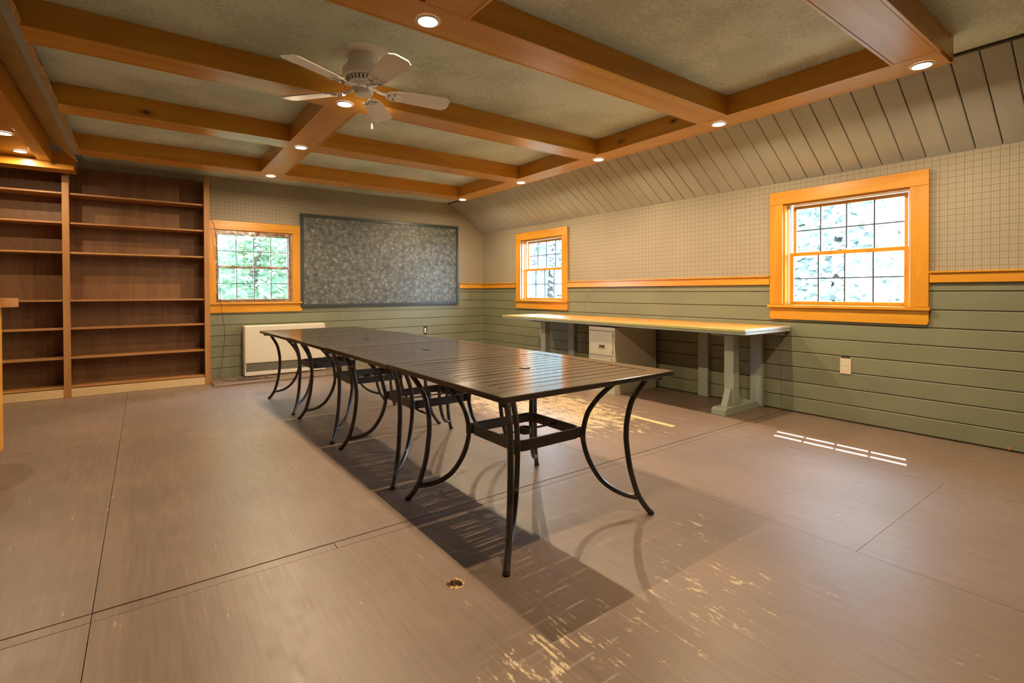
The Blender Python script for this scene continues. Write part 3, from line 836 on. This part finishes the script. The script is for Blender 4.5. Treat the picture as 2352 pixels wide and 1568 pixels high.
# ================================================================== OUTLETS
def receptacle(par, PXf, z, m):
    pass
def outlet_right(y, z, name_label):
    e = empty('wall_outlet', (XR - .0005, y, z), label=name_label, cat='outlet')
    box('cover_plate', ivory, -.006, 0, -.0405, .0405, -.0635, .0635, e, .002)
    for dz in (-.020, .020):
        r_ = MB().lathe([(.0165, 0), (.0165, .0012)], 20, Matrix.Translation((-.006, 0, dz)) @ Matrix.Rotation(-PI / 2, 4, 'Y') @ Matrix.Scale(.82, 4, (1, 0, 0))).build('receptacle', white_plastic, e)
        for dy in (-.0065, .0065): box('slot', slot_dark, -.0077, -.0071, dy - .0012, dy + .0012, dz + .001, dz + .009, r_)
        box('slot', slot_dark, -.0077, -.0071, -.0022, .0022, dz - .009, dz - .0045, r_)
    box('screw', hook_metal, -.0068, -.006, -.002, .002, -.002, .002, e)
    return e
outlet_right(1.702, .457, 'ivory two-socket wall outlet on the green boards below the near window')
box('outlet_cutout', slot_dark, XR + .004, XR + .011, 1.674, 1.733, .50, .5365, wall_right)
outlet_right(5.606, .465, 'pale wall outlet on the right wall beside the far bench leg')
e = empty('wall_outlet', (3.574, YB + .009, .472), label='uncovered outlet without a plate in a dark cut-out on the back wall', cat='outlet')
box('metal_box', slot_dark, -.030, .030, -.001, .0, -.062, .062, e)
box('yoke', hook_metal, -.008, .008, -.004, -.0015, -.055, .055, e)
for dz in (-.019, .019):
    MB().lathe([(.0165, 0), (.0165, .008)], 16, Matrix.Translation((0, -.004, dz)) @ Matrix.Rotation(PI / 2, 4, 'X')).build('receptacle', white_plastic, e)
o = MB().lathe([(.012, 0), (.012, .002)], 16, Matrix.Translation((XR - .001, .73, .022)) @ Matrix.Rotation(-PI / 2, 4, 'Y')).build('wood_plug', shelfwood[1])
o.parent = wall_right; tag(o, 'round brown plug in the lowest board')

# ================================================================== WORKBENCH on the right wall
wb = empty('workbench', (4.27, 3.83, 0), label='long narrow workbench with worn yellow top along the right wall', cat='workbench')
X_ = lambda x: x - 4.27
Y_ = lambda y: y - 3.83
BX0, BX1, BY0, BY1, BZT = 3.885, 4.655, 2.135, 5.52, .765
yj = 3.60
for a, b in ((BY0 + .022, yj - .0015), (yj + .0015, BY1 - .012)):
    box('tabletop', benchtop, X_(BX0 + .012), X_(BX1), Y_(a), Y_(b), BZT - .022, BZT, wb, .001)
bench_edge = plain('yellow_green_edge_band', (.42, .38, .12), .35)
end_edge = plain('pale_painted_edge', (.62, .66, .58), .35)
for a, b in ((BY0, yj - .0015), (yj + .0015, BY1)):
    box('edge_band', bench_edge, X_(BX0), X_(BX0 + .0115), Y_(a), Y_(b), BZT - .020, BZT + .001, wb, .001)
    box('under_rail', bench_paint, X_(BX0 + .006), X_(BX0 + .03), Y_(a), Y_(b), BZT - .043, BZT - .0225, wb, .001)
box('end_band', end_edge, X_(BX0 + .012), X_(BX1), Y_(BY0), Y_(BY0 + .0215), BZT - .020, BZT + .001, wb, .001)
box('end_rail', end_edge, X_(BX0 + .031), X_(BX1), Y_(BY0 + .004), Y_(BY0 + .028), BZT - .043, BZT - .0225, wb, .001)
box('wall_cleat', bench_paint, X_(4.61), X_(4.655), Y_(2.18), Y_(5.48), BZT - .09, BZT - .0225, wb)
def bench_leg(yc, s):
    box('leg', bench_paint, X_(4.195), X_(4.285), Y_(yc - .045), Y_(yc + .045), .0605, .690, wb, .003)
    prof = [(4.03, 0), (4.59, 0), (4.59, .035), (4.56, .06), (4.06, .06), (4.03, .045)]
    MB().prism([(X_(a), b + .0003) for a, b in prof], Y_(yc - .065), Y_(yc + .065), 'xz').build('foot', bench_paint, wb)
    MB().prism([(X_(4.115), .0605), (X_(4.194), .0605), (X_(4.194), .21), (X_(4.18), .21)], Y_(yc - .028), Y_(yc + .028), 'xz').build('brace', bench_paint, wb)
    MB().prism([(X_(4.286), .21), (X_(4.286), .0605), (X_(4.37), .0605), (X_(4.30), .21)], Y_(yc - .028), Y_(yc + .028), 'xz').build('brace', bench_paint, wb)
    prof = [(3.98, .72), (4.60, .72), (4.60, .69), (4.05, .69), (3.98, .703)]
    MB().prism([(X_(a), b + .001) for a, b in prof], Y_(yc - .045), Y_(yc + .045), 'xz').build('cross_arm', bench_paint, wb)
bench_leg(2.455, 1); bench_leg(5.035, 1)
for yc, nm in ((2.432, 'painted wall batten behind the near bench leg'), (2.985, 'painted wall batten under the middle of the workbench'), (4.955, 'painted wall batten near the far bench leg')):
    o = box('wall_batten', bench_paint, 4.618, XR - .0005, yc - .055, yc + .055, .002, .672, None, .002)
    tag(o, nm, 'batten', 'painted battens on the wall under the workbench')

# ---- cabinet under the bench
cb_ = empty('floor_cabinet', (4.28, 3.735, 0), label='beige floor cabinet with a hatch door standing under the workbench', cat='cabinet')
cx0, cx1, cy0, cy1 = 3.925 - 4.28, 4.60 - 4.28, 3.553 - 3.735, 3.925 - 3.735
mb = MB(); mb.box(cx0 + .016, cx1, cy0, cy1, .001, .700, .002); mb.build('body', cab_mat, cb_)
box('top_rail', cab_mat, cx0, cx0 + .0155, cy0, cy1, .662, .700, cb_, .001)
box('side_stile', cab_mat, cx0, cx0 + .0155, cy0, cy0 + .022, .001, .6615, cb_, .001)
box('side_stile', cab_mat, cx0, cx0 + .0155, cy1 - .016, cy1, .001, .6615, cb_, .001)
dr = box('door', cab_mat, cx0 - .004, cx0 + .012, cy0 + .026, cy1 - .020, .405, .656, cb_, .0015)
box('latch_slot', slot_dark, cx0 - .0062, cx0 - .0045, -.045, .035, .485, .512, dr)
box('latch_rim', hook_metal, cx0 - .0075, cx0 - .0045, -.050, .040, .480, .4845, dr)
for z in (.43, .60): box('hinge', slot_dark, cx0 - .0075, cx0 - .0005, cy0 + .0225, cy0 + .0255, z, z + .035, dr)
lw = box('lower_panel', cab_mat, cx0 + .002, cx0 + .012, cy0 + .0235, cy1 - .0175, .11, .400, cb_, .001)
MB().lathe([(.008, 0), (.008, .004)], 14, Matrix.Translation((cx0 + .002, cy0 + .045, .367)) @ Matrix.Rotation(-PI / 2, 4, 'Y')).build('lock', hook_metal, lw)
box('plinth', cab_mat, cx0 + .003, cx0 + .0155, cy0 + .0225, cy1 - .0165, .001, .108, cb_)

# ================================================================== TABLES
TW, TL, TH = 1.005, 1.030, .700
def make_table():
    t = empty('slatted_table')
    hw, hl = TW / 2, TL / 2; bw = .088; z0, z1 = TH - .024, TH
    box('frame_board', top_metal, -hw, hw, -hl, -hl + bw, z0, z1, t, .0025)
    box('frame_board', top_metal, -hw, hw, hl - bw, hl, z0, z1, t, .0025)
    box('frame_board', top_metal, -hw, -hw + bw, -hl + bw + .0008, hl - bw - .0008, z0, z1, t, .0025)
    box('frame_board', top_metal, hw - bw, hw, -hl + bw + .0008, hl - bw - .0008, z0, z1, t, .0025)
    n = 12; g = .0086; iw = hw - bw - .001; il = (hl - bw) * 2
    p = (il - g) / n
    for k in range(n):
        a = -hl + bw + g + k * p
        box('slat', top_metal, -iw, iw, a, a + p - g, z1 - .0050, z1 - .0015, t)
    for sx in (-.3, .3): box('slat_bearer', leg_metal, sx - .012, sx + .012, -hl + bw, hl - bw, z0 - .008, z1 - .0052, t)
    MB().lathe([(.028, TH - .0012), (.028, TH + .0018), (.020, TH + .003), (.006, TH + .003)], 20).build('hole_cap', leg_metal, t, smooth=True)
    outer = [(.655, .662), (.60, .660), (.578, .635), (.540, .580), (.517, .530), (.500, .450), (.496, .385), (.499, .330), (.513, .228), (.536, .140), (.556, .085), (.585, .040), (.612, .008)]
    inner = [(.470, .660), (.435, .628), (.400, .597), (.355, .550), (.312, .485), (.291, .406), (.289, .344), (.316, .251), (.370, .163), (.430, .115), (.490, .090), (.548, .078)]
    base = math.atan2(hl, hw)
    for q in range(4):
        a = [base, PI - base, PI + base, -base][q]
        a = PI / 4 + PI / 2 * q
        M = Matrix.Rotation(a, 4, 'Z')
        mb = MB()
        mb.tube([v for v in arc_smooth([(r, 0, z) for r, z in outer], 4)], .0135, 10, M)
        mb.tube([v for v in arc_smooth([(r, 0, z) for r, z in inner], 4)], .0125, 10, M)
        mb.box(.42, .665, -.014, .014, .655, .6755, .003, M)
        mb.box(.264, .300, -.012, .012, .362, .412, .002, M)
        lg = mb.build('leg', leg_metal, t, smooth=True)
        MB().tube([M @ Vector((.609, 0, .014)), M @ Vector((.616, 0, .0003))], .0150, 10).build('rubber_foot', rubber, lg)
    # rounded square ring
    pts_o = []
    for cx, cy, a0 in ((.15, .15, 0), (-.15, .15, 90), (-.15, -.15, 180), (.15, -.15, 270)):
        for k in range(6):
            a = R(a0 + k * 18); pts_o.append((cx, cy, a))
    b2 = bmesh.new(); rings = []
    for cx, cy, a in pts_o:
        ro, ri = .052, .044
        rings.append([b2.verts.new((cx + ro * math.cos(a), cy + ro * math.sin(a), .412)), b2.verts.new((cx + ro * math.cos(a), cy + ro * math.sin(a), .362)),
                      b2.verts.new((cx + ri * math.cos(a), cy + ri * math.sin(a), .362)), b2.verts.new((cx + ri * math.cos(a), cy + ri * math.sin(a), .412))])
    m_ = len(rings)
    for i in range(m_):
        A, B = rings[i], rings[(i + 1) % m_]
        for k in range(4): b2.faces.new((A[k], A[(k + 1) % 4], B[(k + 1) % 4], B[k]))
    bmesh.ops.recalc_face_normals(b2, faces=b2.faces)
    mb = MB(); mb._add(b2); mb.build('stretcher_ring', leg_metal, t)
    MB().lathe([(.031, .372), (.031, .402), (.027, .402), (.027, .372), (.031, .372)], 24, cap=False).build('umbrella_ring', leg_metal, t, smooth=True)
    MB().tube([(.0305, 0, .388), (.1935, 0, .388)], .0055, 8).build('cross_bar', leg_metal, t)
    MB().tube([(-.1935, 0, .388), (-.0305, 0, .388)], .0055, 8).build('cross_bar', leg_metal, t)
    return t
proto = make_table()
index_children()
tabs = [((1.534, 1.983), .5, 1.0, 'nearest brown slatted metal patio table, front end of the row'),
        ((1.518, 3.032), .6, .998, 'second brown slatted metal patio table from the front of the row'),
        ((1.500, 4.082), 1.0, .992, 'third brown slatted metal patio table from the front of the row'),
        ((1.468, 5.140), 2.2, .985, 'farthest brown slatted metal patio table, by the wall heater')]
for i, ((x, y), rz, sz, lab) in enumerate(tabs):
    t = proto if i == 0 else copy_tree(proto)
    t.location = (x, y, 0); t.rotation_euler = (0, 0, R(rz)); t.scale = (1, 1, sz)
    tag(t, lab, 'table', 'brown metal patio tables pushed into one row')

# ================================================================== CEILING FAN
FX, FY = 1.098, 3.03
fan = empty('ceiling_fan', (FX, FY, 2.52), label='white five-bladed ceiling fan mounted close to the ceiling', cat='fan')
MB().lathe([(.082, -.0005), (.086, -.008), (.088, -.040), (.084, -.062), (.070, -.068)], 40).build('canopy', white_enamel, fan, smooth=True)
MB().lathe([(.085, -.066), (.112, -.070), (.122, -.082), (.124, -.118), (.118, -.130), (.100, -.136)], 40).build('motor_housing', white_enamel, fan, smooth=True)
vr = MB().lathe([(.098, -.135), (.104, -.140), (.086, -.162), (.064, -.170)], 40).build('vent_ring', white_enamel, fan, smooth=True)
for k in range(26):
    a = 2 * PI * k / 26
    M = Matrix.Rotation(a, 4, 'Z') @ Matrix.Translation((.0952, 0, -.1515)) @ Matrix.Rotation(R(39), 4, 'Y')
    MB().box(-.0018, .0014, -.0040, .0040, -.0125, .0125, 0, M).build('vent_slot', slot_dark, vr)
MB().lathe([(.062, -.169), (.062, -.182), (.050, -.186)], 32).build('flywheel', white_enamel, fan, smooth=True)
MB().lathe([(.052, -.185), (.057, -.188), (.058, -.222), (.052, -.232), (.036, -.238), (.010, -.240)], 36).build('switch_housing', white_enamel, fan, smooth=True)
for k in range(5):
    a = R([204, 271, 350, 55, 130][k])
    # right-hand edge (looking outward) rides higher
    Mb = Matrix.Rotation(a, 4, 'Z') @ Matrix.Translation((0, 0, -.207)) @ Matrix.Rotation(R(-12), 4, 'X')
    xs_ = .195; xe = .545
    prof = [(xs_, -.052), (.30, -.062), (xe - .038, -.071), (xe - .024, -.066), (xe - .016, -.054), (xe - .004, -.044), (xe, -.028), (xe, .028), (xe - .004, .044), (xe - .016, .054), (xe - .024, .066), (xe - .038, .071), (.30, .062), (xs_, .052), (xs_ - .008, 0)]
    MB().prism(prof, 0, .0065, M=Mb).build('blade', blade_mat, fan)
    Ma = Matrix.Rotation(a, 4, 'Z')
    mb = MB()
    mb.tube(arc_smooth([(.055, 0, -.180), (.085, 0, -.196), (.112, 0, -.205), (.140, 0, -.206)], 4), .010, 8, Ma, r2=.006)
    shield = [(.128, 0), (.140, -.030), (.165, -.048), (.196, -.053), (.240, -.050), (.212, -.030), (.214, -.012), (.235, 0), (.214, .012), (.212, .030), (.240, .050), (.196, .053), (.165, .048), (.140, .030)]
    mb.prism(shield, -.0045, -.0004, M=Mb)
    for yy, rr in ((-.026, .013), (.026, .013)):
        ring = [(.178 + rr * math.cos(t_), yy + rr * 1.25 * math.sin(t_), -.006) for t_ in [2 * PI * j / 16 for j in range(16)]]
        mb.tube(ring, .0022, 6, Mb, closed=True)
    ring = [(.200 + .016 * math.cos(t_), .014 * math.sin(t_), -.006) for t_ in [2 * PI * j / 16 for j in range(16)]]
    mb.tube(ring, .0022, 6, Mb, closed=True)
    ir = mb.build('blade_bracket', white_enamel, fan, smooth=True)
    mb = MB()
    for sg in (-1, 1):
        mb.tube(arc_smooth([(.200, sg * .040, -.0052), (.184, sg * .033, -.0052), (.180, sg * .020, -.0052), (.192, sg * .012, -.0052)], 4), .0042, 6, Mb, r2=.0012)
    mb.tube(arc_smooth([(.158, -.016, -.0052), (.150, 0, -.0052), (.158, .016, -.0052)], 4), .0042, 6, Mb, r2=.0012)
    mb.build('bracket_opening_shade', shade_brown, ir)  # brown bars paint shaded cut-outs onto the solid bracket
# pull chain
vec = Vector((math.cos(-YAW), math.sin(-YAW), 0)) * .050
mb = MB()
n = 46
for k in range(n):
    z = -.215 - k * .0042
    mb.lathe([(.0003, z + .0013), (.0013, z + .0005), (.0013, z - .0005), (.0003, z - .0013)], 6, Matrix.Translation((vec.x, vec.y, 0)))
mb.tube([(vec.x * .9, vec.y * .9, -.213), (vec.x * 1.02, vec.y * 1.02, -.2145)], .0016, 6)
ch = mb.build('pull_chain', hook_metal, fan)
MB().lathe([(.002, -.405), (.005, -.410), (.0075, -.432), (.0075, -.440), (.003, -.442)], 14, Matrix.Translation((vec.x, vec.y, 0))).build('chain_pull', white_enamel, ch, smooth=True)

# ================================================================== OUTSIDE
gr = box('ground', grass, -30, 40, -30, 40, -.9, -.8); tag(gr, 'grassy ground outside the house', 'ground', kind='structure')
def tree(x, y, h, r, nleaf, ls_, lm, label, seed, crown0=.15, zs=1.0):
    rn = random.Random(seed)
    e = empty('tree', (x, y, -.8), label=label, cat='tree', group='trees outside the windows')
    mb = MB()
    mb.tube(arc_smooth([(0, 0, 0), (rn.uniform(-.1, .1), rn.uniform(-.1, .1), h * .4), (rn.uniform(-.3, .3), rn.uniform(-.3, .3), h * .95)], 4), [.14 * (1 - .8 * i / 8) for i in range(9)], 8)
    for k in range(9):
        z = h * (crown0 + .08 + .8 * k / 9); a = rn.uniform(0, 2 * PI); l = r * rn.uniform(.6, 1)
        mb.tube([(0, 0, z), (l * .5 * math.cos(a), l * .5 * math.sin(a), z + .15), (l * math.cos(a), l * math.sin(a), z + .1)], [.035, .02, .008], 5)
    mb.build('trunk', bark, e, smooth=True)
    verts, faces = [], []
    clumps = [(rn.uniform(0, 2 * PI), rn.uniform(.2, 1) ** .6 * r, h * rn.uniform(crown0, 1.0)) for _ in range(130)]
    for i in range(nleaf):
        a, rr, z = rn.choice(clumps)
        c = Vector((rr * math.cos(a) + rn.gauss(0, .28), rr * math.sin(a) + rn.gauss(0, .28), z + rn.gauss(0, .2)))
        u = Vector((rn.gauss(0, 1), rn.gauss(0, 1), rn.gauss(0, .5))).normalized(); t = u.cross(Vector((rn.gauss(0, 1), rn.gauss(0, 1), rn.gauss(0, 1)))).normalized()
        s_ = ls_ * rn.uniform(.6, 1.3); b = len(verts)
        verts += [c - u * s_, c + t * s_ * .55 - u * s_ * .1, c + u * s_, c - t * s_ * .55 - u * s_ * .1]
        faces.append((b, b + 1, b + 2, b + 3))
    me = bpy.data.meshes.new('foliage'); me.from_pydata([tuple(v) for v in verts], [], faces); me.materials.append(lm)
    o = bpy.data.objects.new('foliage', me); col.objects.link(o); o.parent = e; o['kind'] = 'stuff'
sun_blocker = box('sun_blocker_roof', siding, XW + .15, 5.80, .1, 7.3, 2.88, 2.94); pb = box('sun_blocker_beam', siding, 5.785, 5.80, .1, 7.3, 2.665, 2.735); tag(pb, 'added unseen beam outside that splits the sunlight into two strips', 'beam', kind='structure')  # slab and beam added out of view to shape the sun strips indoors
tag(sun_blocker, 'added unseen roof slab outside that cuts the sunlight through the right-hand windows', 'roof', kind='structure')
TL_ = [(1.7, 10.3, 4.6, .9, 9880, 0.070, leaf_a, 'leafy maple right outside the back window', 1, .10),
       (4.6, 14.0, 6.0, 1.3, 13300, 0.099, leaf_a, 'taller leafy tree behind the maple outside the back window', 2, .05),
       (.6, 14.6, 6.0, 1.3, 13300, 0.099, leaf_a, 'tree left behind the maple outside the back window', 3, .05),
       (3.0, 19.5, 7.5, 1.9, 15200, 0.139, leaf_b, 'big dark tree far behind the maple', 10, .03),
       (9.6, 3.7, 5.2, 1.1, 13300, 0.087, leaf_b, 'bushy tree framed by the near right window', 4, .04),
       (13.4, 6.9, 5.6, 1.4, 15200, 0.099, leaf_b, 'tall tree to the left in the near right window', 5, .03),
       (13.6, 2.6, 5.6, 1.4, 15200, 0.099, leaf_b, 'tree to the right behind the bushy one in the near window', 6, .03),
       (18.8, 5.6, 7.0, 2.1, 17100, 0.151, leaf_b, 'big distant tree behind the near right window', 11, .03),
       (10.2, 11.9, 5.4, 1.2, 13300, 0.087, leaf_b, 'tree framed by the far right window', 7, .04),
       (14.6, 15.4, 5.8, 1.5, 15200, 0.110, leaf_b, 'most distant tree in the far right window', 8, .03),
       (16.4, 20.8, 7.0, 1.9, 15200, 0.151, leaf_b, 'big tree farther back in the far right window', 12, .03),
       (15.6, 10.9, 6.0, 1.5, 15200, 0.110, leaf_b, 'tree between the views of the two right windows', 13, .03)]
for t in TL_: tree(*t)
